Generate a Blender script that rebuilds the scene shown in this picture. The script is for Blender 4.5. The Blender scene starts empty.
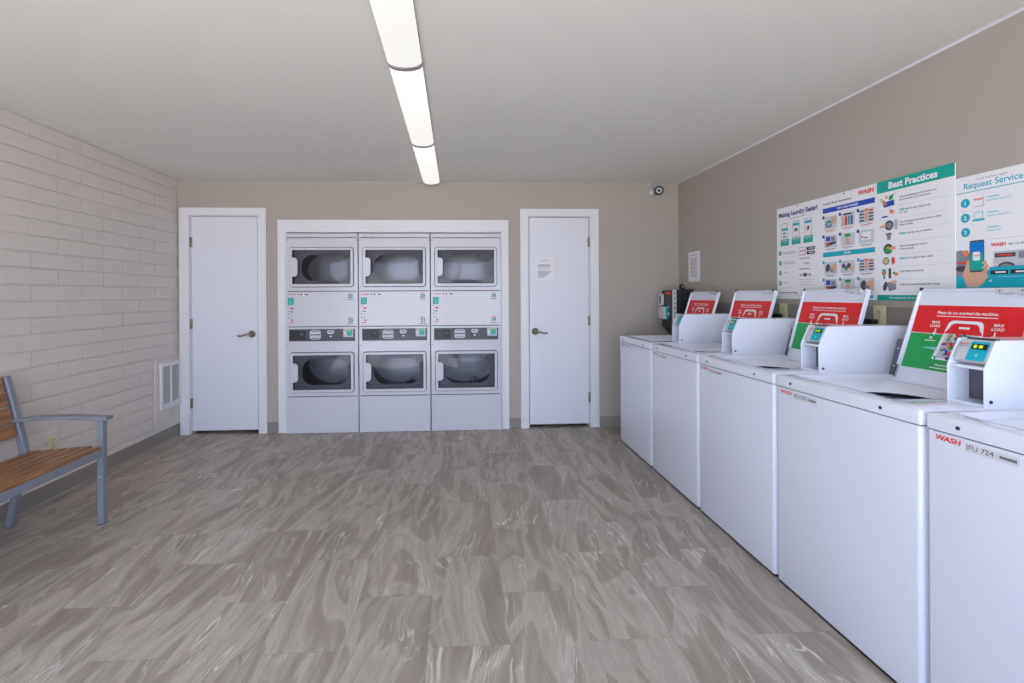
import bpy, bmesh, math, random
from mathutils import Vector, Matrix
random.seed(7)
S = bpy.context.scene
COL = S.collection
PI = math.pi

# ------------------------------------------------------------------ room measures (metres)
L, R, D, H = -2.583, 2.17, 4.60, 2.37      # left wall x, right wall x, back wall y, ceiling z
YF = -1.0                                   # front wall (behind the viewer)
W = 1.425                                   # washer front plane
PITCH = .6875
Y0 = 4.152                                   # far edge of the farthest washer

# ------------------------------------------------------------------ materials
def srgb(r, g, b):
    f = lambda c: (c/255/12.92) if c/255 <= .04045 else ((c/255+.055)/1.055)**2.4
    return (f(r), f(g), f(b), 1)

MATS = {}
def mat(name, rgb, rough=.5, metal=0, var=.03, vscale=6, bump=0, bscale=80, emit=None, coat=0, spec=.5, stretch=None):
    if name in MATS: return MATS[name]
    m = bpy.data.materials.new(name); m.use_nodes = True
    nt = m.node_tree; N = nt.nodes; K = nt.links
    b = N['Principled BSDF']
    b.inputs['Roughness'].default_value = rough; b.inputs['Metallic'].default_value = metal
    b.inputs['Specular IOR Level'].default_value = spec
    b.inputs['Coat Weight'].default_value = coat
    b.inputs['Coat Roughness'].default_value = .08
    tc = N.new('ShaderNodeTexCoord'); no = N.new('ShaderNodeTexNoise')
    src = tc.outputs['Object']
    if stretch:
        mp = N.new('ShaderNodeMapping'); mp.inputs['Scale'].default_value = stretch
        K.new(src, mp.inputs[0]); src = mp.outputs[0]
    no.inputs['Scale'].default_value = vscale; no.inputs['Detail'].default_value = 4
    K.new(src, no.inputs['Vector'])
    c = srgb(*rgb)
    mx = N.new('ShaderNodeMix'); mx.data_type = 'RGBA'
    mx.inputs[6].default_value = tuple(max(0, v*(1-var)) for v in c[:3])+(1,)
    mx.inputs[7].default_value = tuple(min(1, v*(1+var)) for v in c[:3])+(1,)
    K.new(no.outputs['Fac'], mx.inputs[0]); K.new(mx.outputs[2], b.inputs['Base Color'])
    if bump:
        n2 = N.new('ShaderNodeTexNoise'); n2.inputs['Scale'].default_value = bscale; n2.inputs['Detail'].default_value = 3
        K.new(src, n2.inputs['Vector'])
        bp = N.new('ShaderNodeBump'); bp.inputs['Strength'].default_value = bump; bp.inputs['Distance'].default_value = .004
        K.new(n2.outputs['Fac'], bp.inputs['Height']); K.new(bp.outputs[0], b.inputs['Normal'])
    if emit:
        b.inputs['Emission Color'].default_value = srgb(*emit[0]); b.inputs['Emission Strength'].default_value = emit[1]
    MATS[name] = m
    return m

enamel   = mat('white_enamel', (222,226,239), .24, var=.01, vscale=2, coat=.3)
enamel3  = mat('glossy_white_top', (222,226,239), .13, var=.01, vscale=2, coat=.5)
enamel2  = mat('white_enamel_dryer', (202,201,210), .32, var=.015, vscale=2, coat=.2)
doorw    = mat('white_door_paint', (221,222,232), .42, var=.015, vscale=3, bump=.05, bscale=60)
trimw    = mat('white_trim_paint', (224,223,228), .4, var=.015, vscale=4)
beige    = mat('beige_wall_paint', (173,165,156), .75, var=.02, vscale=2.5, bump=.12, bscale=150)
ledgem   = mat('grey_panel_paint', (143,137,131), .6, var=.02, vscale=3, bump=.05)
ceilm    = mat('ceiling_paint', (228,225,218), .85, var=.012, vscale=2, bump=.2, bscale=180)
brickm   = mat('cream_painted_block', (214,206,200), .7, var=.035, vscale=9, bump=.45, bscale=70)
basem    = mat('grey_vinyl_base', (138,131,127), .5, var=.03)
nickel   = mat('satin_nickel', (160,152,142), .3, 1, var=.05)
steel    = mat('stainless_drum', (165,165,170), .35, .7, var=.08, vscale=12)
black    = mat('black_plastic', (22,22,24), .4, var=.1)
blackm   = mat('black_metal', (26,26,29), .5, var=.1)
dgrey    = mat('dark_grey_plate', (88,88,102), .5, var=.05)
panelg   = mat('control_panel_grey', (66,64,76), .4, var=.04)
midgrey  = mat('mid_grey_plastic', (150,150,156), .4, var=.04)
lgrey    = mat('light_grey_plastic', (196,197,204), .4, var=.03)
white    = mat('white_print', (238,238,242), .45, var=.01)
stripm   = mat('pale_strip', (208,209,216), .4, var=.02)
paperw   = mat('white_paper', (228,227,232), .6, var=.02)
tealn    = mat('teal_number', (0,128,120), .5, var=.02)
teal     = mat('teal_print', (0,166,150), .4, var=.02)
cyan     = mat('cyan_print', (0,170,190), .4, var=.02)
cyanl    = mat('pale_cyan_print', (120,200,210), .4, var=.02)
blue     = mat('blue_print', (20,70,175), .4, var=.02)
azure    = mat('azure_print', (10,120,205), .4, var=.02)
navy     = mat('navy_print', (52,62,130), .4, var=.02)
red      = mat('red_print', (226,30,38), .38, var=.02)
redt     = mat('red_lettering', (222,60,50), .4, var=.02)
green    = mat('green_print', (0,158,76), .38, var=.02)
ink      = mat('black_ink', (40,40,46), .5, var=.02)
inkg     = mat('grey_ink', (138,138,148), .5, var=.02)
inkl     = mat('pale_grey_ink', (190,190,198), .5, var=.02)
skin     = mat('skin_print', (222,170,145), .5, var=.05, vscale=20)
orange   = mat('orange_print', (232,130,60), .5, var=.02)
yellow   = mat('yellow_print', (225,200,60), .5, var=.02)
purple   = mat('purple_print', (110,60,150), .5, var=.02)
thumb    = mat('thumbnail_grey', (206,208,218), .5, var=.05, vscale=30)
drumd    = mat('dark_drum_print', (70,72,80), .5, var=.1)
ivory    = mat('ivory_plate', (214,206,168), .4, var=.02)
ivoryd   = mat('ivory_slot', (90,84,66), .5, var=.02)
benchm   = mat('grey_blue_powder_coat', (134,138,148), .45, .2, var=.04, vscale=14)
tubm     = mat('dark_tub', (38,40,46), .5, var=.1)
shadem    = mat('recess_shade', (30,30,32), .9, var=.1)  # near-black colour standing for shade in gaps and behind doors
screw    = mat('dark_screw', (60,60,66), .4, .6, var=.05)
filterm  = mat('grey_louvre', (192,189,186), .6, var=.08, vscale=8)
ledgr    = mat('lit_display_digits', (170,200,40), .4, emit=((180,220,40), .5))
bezel    = mat('dryer_door_liner', (138,138,144), .5, var=.05)

def wood(name, a, b, rough=.4):
    m = bpy.data.materials.new(name); m.use_nodes = True
    nt = m.node_tree; N = nt.nodes; K = nt.links; bs = N['Principled BSDF']
    tc = N.new('ShaderNodeTexCoord'); mp = N.new('ShaderNodeMapping'); mp.inputs['Scale'].default_value = (40, 3, 40)
    no = N.new('ShaderNodeTexNoise'); no.inputs['Scale'].default_value = 1.5; no.inputs['Detail'].default_value = 5; no.inputs['Distortion'].default_value = .6
    cr = N.new('ShaderNodeValToRGB'); cr.color_ramp.elements[0].color = srgb(*a); cr.color_ramp.elements[1].color = srgb(*b)
    cr.color_ramp.elements[0].position = .35; cr.color_ramp.elements[1].position = .65
    K.new(tc.outputs['Object'], mp.inputs[0]); K.new(mp.outputs[0], no.inputs['Vector']); K.new(no.outputs['Fac'], cr.inputs[0])
    K.new(cr.outputs[0], bs.inputs['Base Color']); bs.inputs['Roughness'].default_value = rough
    return m
woodm = wood('brown_slat_wood', (122,84,54), (164,118,78))

def glass_mat():
    m = bpy.data.materials.new('tinted_door_glass'); m.use_nodes = True
    nt = m.node_tree; N = nt.nodes; K = nt.links
    N.remove(N['Principled BSDF'])
    out = N['Material Output']
    tr = N.new('ShaderNodeBsdfTransparent'); gl = N.new('ShaderNodeBsdfGlossy'); mx = N.new('ShaderNodeMixShader'); lw = N.new('ShaderNodeFresnel')
    no = N.new('ShaderNodeTexNoise'); no.inputs['Scale'].default_value = 3
    mixc = N.new('ShaderNodeMix'); mixc.data_type = 'RGBA'
    mixc.inputs[6].default_value = (.58,.58,.61,1); mixc.inputs[7].default_value = (.64,.64,.67,1)
    K.new(no.outputs['Fac'], mixc.inputs[0]); K.new(mixc.outputs[2], tr.inputs[0])
    lw.inputs[0].default_value = 1.3
    gl.inputs['Roughness'].default_value = .03
    K.new(lw.outputs[0], mx.inputs[0]); K.new(tr.outputs[0], mx.inputs[1]); K.new(gl.outputs[0], mx.inputs[2])
    K.new(mx.outputs[0], out.inputs[0])
    return m
glassm = glass_mat()

def floor_mat():
    m = bpy.data.materials.new('stone_look_vinyl_tile'); m.use_nodes = True
    nt = m.node_tree; N = nt.nodes; K = nt.links; bs = N['Principled BSDF']
    def M(op, a, b=None, c=None):
        n = N.new('ShaderNodeMath'); n.operation = op
        for i, v in enumerate((a, b, c)):
            if v is None: continue
            if isinstance(v, (int, float)): n.inputs[i].default_value = v
            else: K.new(v, n.inputs[i])
        return n.outputs[0]
    tc = N.new('ShaderNodeTexCoord'); sp = N.new('ShaderNodeSeparateXYZ'); K.new(tc.outputs['Object'], sp.inputs[0])
    x, y = sp.outputs[0], sp.outputs[1]
    cx = M('DIVIDE', M('ADD', x, .418+.305*20), .305); col = M('FLOOR', cx)
    off = M('MULTIPLY', M('MODULO', col, 2), .305)
    ry = M('DIVIDE', M('ADD', M('ADD', y, -2.062+.61*20), off), .61); row = M('FLOOR', ry)
    cb = N.new('ShaderNodeCombineXYZ'); K.new(col, cb.inputs[0]); K.new(row, cb.inputs[1])
    wn = N.new('ShaderNodeTexWhiteNoise'); wn.noise_dimensions = '3D'; K.new(cb.outputs[0], wn.inputs[0])
    rs = N.new('ShaderNodeSeparateColor'); K.new(wn.outputs['Color'], rs.inputs[0])
    ang = M('MULTIPLY', M('SUBTRACT', rs.outputs[0], .62), .36)
    fx = M('SUBTRACT', cx, col); fy = M('SUBTRACT', ry, row)
    px = M('MULTIPLY', fx, .305); py = M('MULTIPLY', fy, .61)
    ca, sa = M('COSINE', ang), M('SINE', ang)
    qx = M('ADD', M('MULTIPLY', px, ca), M('MULTIPLY', py, sa))
    qy = M('SUBTRACT', M('MULTIPLY', py, ca), M('MULTIPLY', px, sa))
    qx = M('ADD', qx, M('MULTIPLY', rs.outputs[1], 37)); qy = M('ADD', qy, M('MULTIPLY', rs.outputs[2], 53))
    def noise(sx, sy, det, dist, scale=1, src=None, rough=.5):
        c = N.new('ShaderNodeCombineXYZ'); K.new(M('MULTIPLY', src[0] if src else qx, sx), c.inputs[0]); K.new(M('MULTIPLY', src[1] if src else qy, sy), c.inputs[1])
        n = N.new('ShaderNodeTexNoise'); n.inputs['Scale'].default_value = scale; n.inputs['Detail'].default_value = det
        n.inputs['Distortion'].default_value = dist; n.inputs['Roughness'].default_value = rough
        K.new(c.outputs[0], n.inputs['Vector']); return n.outputs['Fac']
    # slow bend of the veins
    wob = noise(4, 2.2, 2, 0)
    wx = M('ADD', qx, M('MULTIPLY', M('SUBTRACT', wob, .5), .10))
    W2 = (wx, qy)
    broad = noise(4.2, 1.0, 2, .8, src=W2)
    mid = noise(22, 1.6, 5, .25, src=W2, rough=.6)
    fine = noise(180, 6, 4, .2, src=W2, rough=.6)
    speck = noise(220, 120, 3, 0)
    def ramp(f, st):
        r = N.new('ShaderNodeValToRGB'); e = r.color_ramp.elements
        while len(e) > 1: e.remove(e[-1])
        e[0].position = st[0][0]; e[0].color = st[0][1]
        for p, c in st[1:]:
            q = e.new(p); q.color = c
        K.new(f, r.inputs[0]); return r.outputs[0]
    g = lambda v: (v, v, v, 1)
    def mix(a, b, fac, mode='MIX'):
        n = N.new('ShaderNodeMix'); n.data_type = 'RGBA'; n.blend_type = mode
        for i, v in ((0, fac), (6, a), (7, b)):
            if isinstance(v, (tuple, float, int)): n.inputs[i].default_value = v
            else: K.new(v, n.inputs[i])
        return n.outputs[2]
    base = ramp(broad, [(.34, srgb(140,129,116)), (.455, srgb(152,141,128)), (.475, srgb(176,166,154)), (.53, srgb(165,155,143)), (.575, srgb(171,161,150)), (.59, srgb(147,136,123)), (.72, srgb(161,151,139))])
    c1 = mix(base, srgb(124,111,99), M('MULTIPLY', ramp(mid, [(.34, g(1)), (.50, g(0))]), .42))
    c2 = mix(c1, srgb(192,183,173), M('MULTIPLY', ramp(mid, [(.52, g(0)), (.68, g(1))]), .38))
    # thin winding veins: level lines of slow noise
    def levels(nz, lv, wd_, soft):
        d = M('ABSOLUTE', M('SUBTRACT', nz, lv)); return ramp(d, [(wd_, g(1)), (wd_+soft, g(0))])
    v1 = noise(7, 1.1, 3, .6, src=W2, rough=.5); v2 = noise(10, 1.3, 3, .5, src=(qx, qy), rough=.5)
    mask1 = ramp(noise(5, 2, 2, 0), [(.48, g(0)), (.60, g(1))]); mask2 = ramp(noise(6, 3, 2, 0, src=(wx, qx)), [(.50, g(0)), (.60, g(1))])
    c3 = mix(c2, srgb(222,216,209), M('MULTIPLY', M('MULTIPLY', levels(v1, .5, .0015, .008), mask1), .7))
    c3 = mix(c3, srgb(214,207,199), M('MULTIPLY', M('MULTIPLY', levels(v2, .47, .0015, .007), mask2), .55))
    c3 = mix(c3, srgb(104,92,82), M('MULTIPLY', M('MULTIPLY', levels(v2, .56, .001, .006), mask1), .5))
    # clusters of pale scratches
    vein = M('MULTIPLY', ramp(fine, [(.54, g(0)), (.64, g(1))]), ramp(noise(7, 2.2, 2, .5, src=W2), [(.54, g(0)), (.66, g(1))]))
    c3 = mix(c3, srgb(228,222,215), M('MULTIPLY', vein, .6))
    crack = M('MULTIPLY', ramp(fine, [(.34, g(1)), (.42, g(0))]), .32)
    c4 = mix(c3, srgb(108,96,86), crack)
    c5 = mix(c4, srgb(150,138,127), M('MULTIPLY', ramp(speck, [(.4, g(1)), (.6, g(0))]), .2))
    tone = M('ADD', M('MULTIPLY', rs.outputs[1], .08), 1.04)
    tn = N.new('ShaderNodeVectorMath'); tn.operation = 'SCALE'; K.new(c5, tn.inputs[0]); K.new(tone, tn.inputs['Scale'])
    ex = M('MINIMUM', M('MULTIPLY', fx, .305), M('MULTIPLY', M('SUBTRACT', 1, fx), .305))
    ey = M('MINIMUM', M('MULTIPLY', fy, .61), M('MULTIPLY', M('SUBTRACT', 1, fy), .61))
    seam = M('LESS_THAN', M('MINIMUM', ex, ey), .0012)
    c6 = mix(tn.outputs[0], srgb(104,95,88), M('MULTIPLY', seam, .35))
    K.new(c6, bs.inputs['Base Color'])
    bs.inputs['Roughness'].default_value = .42
    bp = N.new('ShaderNodeBump'); bp.inputs['Strength'].default_value = .08; bp.inputs['Distance'].default_value = .002
    K.new(mid, bp.inputs['Height']); K.new(bp.outputs[0], bs.inputs['Normal'])
    return m
floorm = floor_mat()

def diffuser_mat():
    m = bpy.data.materials.new('lit_acrylic_diffuser'); m.use_nodes = True
    nt = m.node_tree; N = nt.nodes; K = nt.links; b = N['Principled BSDF']
    no = N.new('ShaderNodeTexNoise'); no.inputs['Scale'].default_value = 2
    mx = N.new('ShaderNodeMix'); mx.data_type = 'RGBA'; mx.inputs[6].default_value = (1, .97, .92, 1); mx.inputs[7].default_value = (1, .985, .95, 1)
    K.new(no.outputs['Fac'], mx.inputs[0]); K.new(mx.outputs[2], b.inputs['Emission Color'])
    b.inputs['Base Color'].default_value = (.3, .3, .3, 1)
    b.inputs['Emission Strength'].default_value = LAMP
    return m
LAMP = .85
diffm = diffuser_mat()

# ------------------------------------------------------------------ mesh builder
capm = mat('grey_end_cap', (150,146,148), .5)
def rrect(x0, x1, y0, y1, r, n=6):
    """rounded rectangle outline, counter-clockwise, 4*(n+1) points"""
    p = []
    for cx, cy, a0 in ((x1-r, y1-r, 0), (x0+r, y1-r, PI/2), (x0+r, y0+r, PI), (x1-r, y0+r, 1.5*PI)):
        for i in range(n+1):
            a = a0+i*PI/2/n
            p.append((cx+r*math.cos(a), cy+r*math.sin(a)))
    return p

_tcache = {}
def text_geo(s, bold=0., shear=0.):
    k = (s, bold, shear)
    if k in _tcache: return _tcache[k]
    cu = bpy.data.curves.new('t', 'FONT'); cu.body = s; cu.size = 1; cu.offset = bold; cu.shear = shear; cu.resolution_u = 3
    o = bpy.data.objects.new('t', cu)
    me = bpy.data.meshes.new_from_object(o)
    vs = [(v.co.x, v.co.y) for v in me.vertices]; fs = [tuple(p.vertices) for p in me.polygons]
    bpy.data.objects.remove(o); bpy.data.curves.remove(cu); bpy.data.meshes.remove(me)
    x0 = min(v[0] for v in vs); x1 = max(v[0] for v in vs)
    y0 = min(v[1] for v in vs); y1 = max(v[1] for v in vs)
    _tcache[k] = (vs, fs, x0, x1, y0, y1)
    return _tcache[k]

class G:
    def __init__(s, frame=None):
        s.bm = bmesh.new(); s.mats = []; s.frame = frame; s.smooth = False
    def mi(s, m):
        if m not in s.mats: s.mats.append(m)
        return s.mats.index(m)
    def v(s, p):
        return s.bm.verts.new(p)
    def face(s, vs, m, smooth=False):
        try: f = s.bm.faces.new(vs)
        except ValueError: return
        f.material_index = s.mi(m); f.smooth = smooth
        return f
    def box(s, x0, x1, y0, y1, z0, z1, m):
        V = [s.v((x, y, z)) for x in (x0, x1) for y in (y0, y1) for z in (z0, z1)]
        for q in ((0,1,3,2), (4,6,7,5), (0,4,5,1), (2,3,7,6), (0,2,6,4), (1,5,7,3)):
            s.face([V[i] for i in q], m)
        return s
    def prism(s, pts, axis, a, b, m, smooth=False):
        def P(p, t):
            if axis == 'x': return (t, p[0], p[1])
            if axis == 'y': return (p[0], t, p[1])
            return (p[0], p[1], t)
        A = [s.v(P(p, a)) for p in pts]; B = [s.v(P(p, b)) for p in pts]
        n = len(pts)
        s.face(A[::-1], m); s.face(B, m)
        for i in range(n): s.face([A[i], A[(i+1) % n], B[(i+1) % n], B[i]], m, smooth)
        return s
    def ring(s, outer, inner, axis, a, b, m, smooth=False):
        """frame with a hole; outer and inner have equal point counts"""
        def P(p, t):
            if axis == 'x': return (t, p[0], p[1])
            if axis == 'y': return (p[0], t, p[1])
            return (p[0], p[1], t)
        n = len(outer)
        Ao = [s.v(P(p, a)) for p in outer]; Ai = [s.v(P(p, a)) for p in inner]
        Bo = [s.v(P(p, b)) for p in outer]; Bi = [s.v(P(p, b)) for p in inner]
        for i in range(n):
            j = (i+1) % n
            s.face([Ao[i], Ao[j], Ai[j], Ai[i]], m); s.face([Bo[i], Bi[i], Bi[j], Bo[j]], m)
            s.face([Ao[i], Bo[i], Bo[j], Ao[j]], m, smooth); s.face([Ai[i], Ai[j], Bi[j], Bi[i]], m, smooth)
        return s
    def cyl(s, c, d, r, h, m, n=20, r2=None, cap=True):
        """cylinder / cone from point c along direction d for length h"""
        d = Vector(d).normalized(); c = Vector(c); u = d.orthogonal().normalized(); w = d.cross(u)
        r2 = r if r2 is None else r2
        A = []; B = []
        for i in range(n):
            a = 2*PI*i/n; e = u*math.cos(a)+w*math.sin(a)
            A.append(s.v(c+e*r)); B.append(s.v(c+d*h+e*r2))
        for i in range(n): s.face([A[i], A[(i+1) % n], B[(i+1) % n], B[i]], m, True)
        if cap: s.face(A[::-1], m); s.face(B, m)
        return s
    def lathe(s, c, d, prof, m, n=24):
        d = Vector(d).normalized(); c = Vector(c); u = d.orthogonal().normalized(); w = d.cross(u)
        rows = []
        for r, h in prof:
            rows.append([s.v(c+d*h+(u*math.cos(2*PI*i/n)+w*math.sin(2*PI*i/n))*r) for i in range(n)])
        for a, b in zip(rows, rows[1:]):
            for i in range(n): s.face([a[i], a[(i+1) % n], b[(i+1) % n], b[i]], m, True)
        s.face(rows[0][::-1], m); s.face(rows[-1], m)
        return s
    def tube(s, pts, r, m, n=10):
        pts = [Vector(p) for p in pts]; rows = []; up = None
        for i, p in enumerate(pts):
            t = (pts[min(i+1, len(pts)-1)]-pts[max(i-1, 0)]).normalized()
            if up is None: up = t.orthogonal().normalized()
            up = (up-t*up.dot(t)).normalized(); w = t.cross(up)
            rr = r[i] if isinstance(r, (list, tuple)) else r
            rows.append([s.v(p+(up*math.cos(2*PI*k/n)+w*math.sin(2*PI*k/n))*rr) for k in range(n)])
        for a, b in zip(rows, rows[1:]):
            for k in range(n): s.face([a[k], a[(k+1) % n], b[(k+1) % n], b[k]], m, True)
        s.face(rows[0][::-1], m); s.face(rows[-1], m)
        return s
    def bar(s, pts, w, t, m, y0, y1):
        """flat bar following an x,z path, thickness t, between y0 and y1"""
        up = []; dn = []
        for i, p in enumerate(pts):
            a = Vector(pts[max(i-1, 0)]); b = Vector(pts[min(i+1, len(pts)-1)]); d = (b-a).normalized(); n = Vector((-d.y, d.x))
            up.append(tuple(Vector(p)+n*t/2)); dn.append(tuple(Vector(p)-n*t/2))
        return s.prism(dn+up[::-1], 'y', y0, y1, m)
    def build(s, name, parent=None, bevel=0, seg=2, loc=None, angle=35, autosmooth=False):
        bmesh.ops.recalc_face_normals(s.bm, faces=s.bm.faces)
        me = bpy.data.meshes.new(name); s.bm.to_mesh(me); s.bm.free()
        for m in s.mats: me.materials.append(m)
        o = bpy.data.objects.new(name, me); COL.objects.link(o)
        if parent is not None: o.parent = parent
        if loc: o.location = loc
        if bevel:
            b = o.modifiers.new('Bevel', 'BEVEL'); b.width = bevel; b.segments = seg; b.limit_method = 'ANGLE'; b.angle_limit = math.radians(angle)
            b.harden_normals = False
        return o

class Canvas:
    """flat print on a plane: origin O (top left), U to the right, V downwards, N outwards; u,v in metres"""
    def __init__(s, O, U, V, N):
        s.g = G(); s.O, s.U, s.V, s.N = Vector(O), Vector(U), Vector(V), Vector(N); s.k = 0
    def P(s, u, v, e=0): return s.O+s.U*u+s.V*v+s.N*(e+.0004*s.lay)
    def poly(s, pts, m, lay=1):
        s.lay = lay; s.g.face([s.g.v(s.P(u, v)) for u, v in pts], m); return s
    def rect(s, u0, u1, v0, v1, m, lay=1): return s.poly([(u0, v0), (u1, v0), (u1, v1), (u0, v1)], m, lay)
    def rr(s, u0, u1, v0, v1, r, m, lay=1): return s.poly(rrect(u0, u1, v0, v1, r, 4), m, lay)
    def ell(s, u, v, a, b, m, lay=1, n=18, rot=0):
        pts = []
        for i in range(n):
            t = 2*PI*i/n; x = a*math.cos(t); y = b*math.sin(t)
            pts.append((u+x*math.cos(rot)-y*math.sin(rot), v+x*math.sin(rot)+y*math.cos(rot)))
        return s.poly(pts, m, lay)
    def line(s, pts, w, m, lay=1):
        for (a, b), (c, d) in zip(pts, pts[1:]):
            l = math.hypot(c-a, d-b) or 1; nx, ny = -(d-b)/l*w/2, (c-a)/l*w/2
            s.poly([(a+nx, b+ny), (c+nx, d+ny), (c-nx, d-ny), (a-nx, b-ny)], m, lay)
        return s
    def text(s, t, u, v, size, m, lay=2, align='l', bold=0., shear=0., width=None):
        """v is the baseline; size is the letter size; width stretches the line to fit"""
        vs, fs, x0, x1, y0, y1 = text_geo(t, bold, shear); s.lay = lay
        w = (x1-x0); kx = size if width is None else width/w
        o = {'l': 0, 'c': -w/2, 'r': -w}[align]
        V = [s.g.v(s.P(u+(x-x0+o)*kx, v-y*size)) for x, y in vs]
        for f in fs: s.g.face([V[i] for i in f], m)
        return s

# ------------------------------------------------------------------ tagging
def tag(o, label=None, cat=None, group=None, kind=None):
    if label: o['label'] = label
    if cat: o['category'] = cat
    if group: o['group'] = group
    if kind: o['kind'] = kind
    return o
def empty(name, loc=(0,0,0), rz=0):
    o = bpy.data.objects.new(name, None); COL.objects.link(o); o.location = loc; o.rotation_euler = (0, 0, rz); o.empty_display_size = .1
    return o
def copy_tree(o, parent=None):
    c = o.copy(); COL.objects.link(c); c.parent = parent
    for ch in [x for x in bpy.data.objects if x.parent == o]: copy_tree(ch, c)
    return c

# ================================================================== ROOM SHELL
g = G(); g.box(L-.1, R+.1, YF-.1, D+.9, -.05, 0, floorm); tag(g.build('floor'), kind='structure')
g = G(); g.box(L-.1, R+.1, YF-.1, D+.12, H, H+.08, ceilm); tag(g.build('ceiling'), kind='structure')

# back wall with openings for two doors and the dryer niche
DL0, DL1, DR0, DR1, DZ = -2.477, -1.855, .690, 1.290, 2.045
NX0, NX1, NZ = -1.602, .436, 1.893
g = G()
xs = [L-.1, DL0, DL1, NX0, NX1, DR0, DR1, R+.1]
tops = [0, DZ, 0, NZ, 0, DZ, 0]
for a, b, t in zip(xs, xs[1:], tops):
    g.box(a, b, D, D+.12, t if t else 0, H, beige)
bmesh.ops.remove_doubles(g.bm, verts=g.bm.verts, dist=.0001)
tag(g.build('wall_back'), kind='structure')
# near-black sheets put shade behind the doors; then the niche behind the dryers
g = G(); g.box(DL0-.02, DL1+.02, D+.12, D+.14, 0, DZ+.02, shadem); g.box(DR0-.02, DR1+.02, D+.12, D+.14, 0, DZ+.02, shadem)
tag(g.build('shade_behind_doors'), kind='structure')
g = G(); g.box(NX0-.02, NX1+.02, D+.85, D+.87, 0, NZ+.05, beige); g.box(NX0-.04, NX0, D+.12, D+.87, 0, NZ+.05, beige)
g.box(NX1, NX1+.04, D+.12, D+.87, 0, NZ+.05, beige); g.box(NX0-.04, NX1+.04, D+.12, D+.87, NZ+.02, NZ+.05, beige)
tag(g.build('wall_alcove'), kind='structure')

# right wall
g = G(); g.box(R, R+.1, YF, D, 0, H, beige); tag(g.build('wall_right'), kind='structure')
g = G(); g.box(R-.012, R, YF+.01, D-.001, .10, 1.212, ledgem); tag(g.build('trim_2', bevel=.003), kind='structure')

# front wall behind the viewer: tall storefront opening
g = G()
FW = [(-2.35, -.2), (-.05, 1.95)]
g.box(L-.1, R+.1, YF-.12, YF, 2.22, H, beige)
g.box(L-.1, -2.35, YF-.12, YF, 0, 2.22, beige); g.box(-.2, -.05, YF-.12, YF, 0, 2.22, beige); g.box(1.95, R+.1, YF-.12, YF, 0, 2.22, beige)
g.box(-.05, 1.95, YF-.12, YF, 0, .55, beige)
tag(g.build('wall_front'), kind='structure')
g = G()
for a in (-.05, .60, 1.27, 1.91): g.box(a, a+.04, YF-.08, YF-.03, .55, 2.22, benchm)
g.box(-.05, 1.95, YF-.08, YF-.03, .55, .59, benchm); g.box(-.05, 1.95, YF-.08, YF-.03, 2.18, 2.22, benchm)
tag(g.build('window_1'), kind='structure')

# left wall: long slim painted blocks in running bond, real joints
g = G()
g.box(L-.1, L-.0085, YF, D, 0, H, brickm)
CH, BL, J = .1005, .4, .0085
rnd = random.Random(3)
nrow = 25
ZS = H-24*CH
for r_ in range(nrow):
    z0 = ZS+r_*CH; z1 = min(z0+CH-J, H); z0 = max(z0, 0)
    if z1-z0 < .01: continue
    y = D+.05 - (BL/2 if r_ % 2 == 0 else 0)
    while y > YF:
        a, b = max(y-BL+.0008, YF), min(y-.0008, D)
        y -= BL
        if b-a < .02: continue
        dx = rnd.uniform(-.0010, .0010)
        g.box(L-.010, L+dx, a, b, z0, z1, brickm)
w = g.build('wall_left', bevel=.0028, seg=2); tag(w, kind='structure')

# skim panel round the vent
g = G(); g.box(L+.001, L+.014, 4.225, D-.002, .125, .735, brickm); tag(g.build('trim_3', bevel=.004), kind='structure')

# baseboards
g = G(); g.prism([(L, 0), (L+.022, 0), (L+.009, .014), (L+.007, .105), (L, .108)], 'y', YF, D, basem); tag(g.build('baseboard_left'), kind='structure')
g = G()
for a, b in ((-1.777, -1.672), (.496, .612), (1.376, R)):
    g.prism([(D, 0), (D-.02, 0), (D-.009, .014), (D-.007, .098), (D, .10)], 'x', a, b, basem)
tag(g.build('baseboard_back'), kind='structure')
g = G(); g.prism([(R, 0), (R-.02, 0), (R-.014, .014), (R-.013, .098), (R, .10)], 'y', YF, D-.01, basem); tag(g.build('baseboard_right'), kind='structure')
# thin pale caulk line where right wall meets ceiling
g = G(); g.prism([(R, H), (R-.009, H), (R, H-.009)], 'y', YF, D, trimw)
g.prism([(R, D), (R-.006, D), (R, D-.006)], 'z', 1.22, H, beige)
tag(g.build('trim_4'), kind='structure')

# dryer surround casing
g = G()
TX0, TX1, TZ = -1.672, .500, 2.0
for p in ([(TX0, 0), (NX0, 0), (NX0, NZ), (TX0, NZ)], [(NX1, 0), (TX1, 0), (TX1, NZ), (NX1, NZ)], [(TX0, NZ), (TX1, NZ), (TX1, TZ), (TX0, TZ)]):
    g.prism(p, 'y', D-.018, D, trimw)
for a, b in ((NX0, NX0+.012), (NX1-.012, NX1)): g.box(a, b, D-.018, D+.12, 0, NZ-.012, trimw)
g.box(NX0, NX1, D-.018, D+.12, NZ-.012, NZ, trimw)
tag(g.build('trim_1', bevel=.002), kind='structure')

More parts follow.
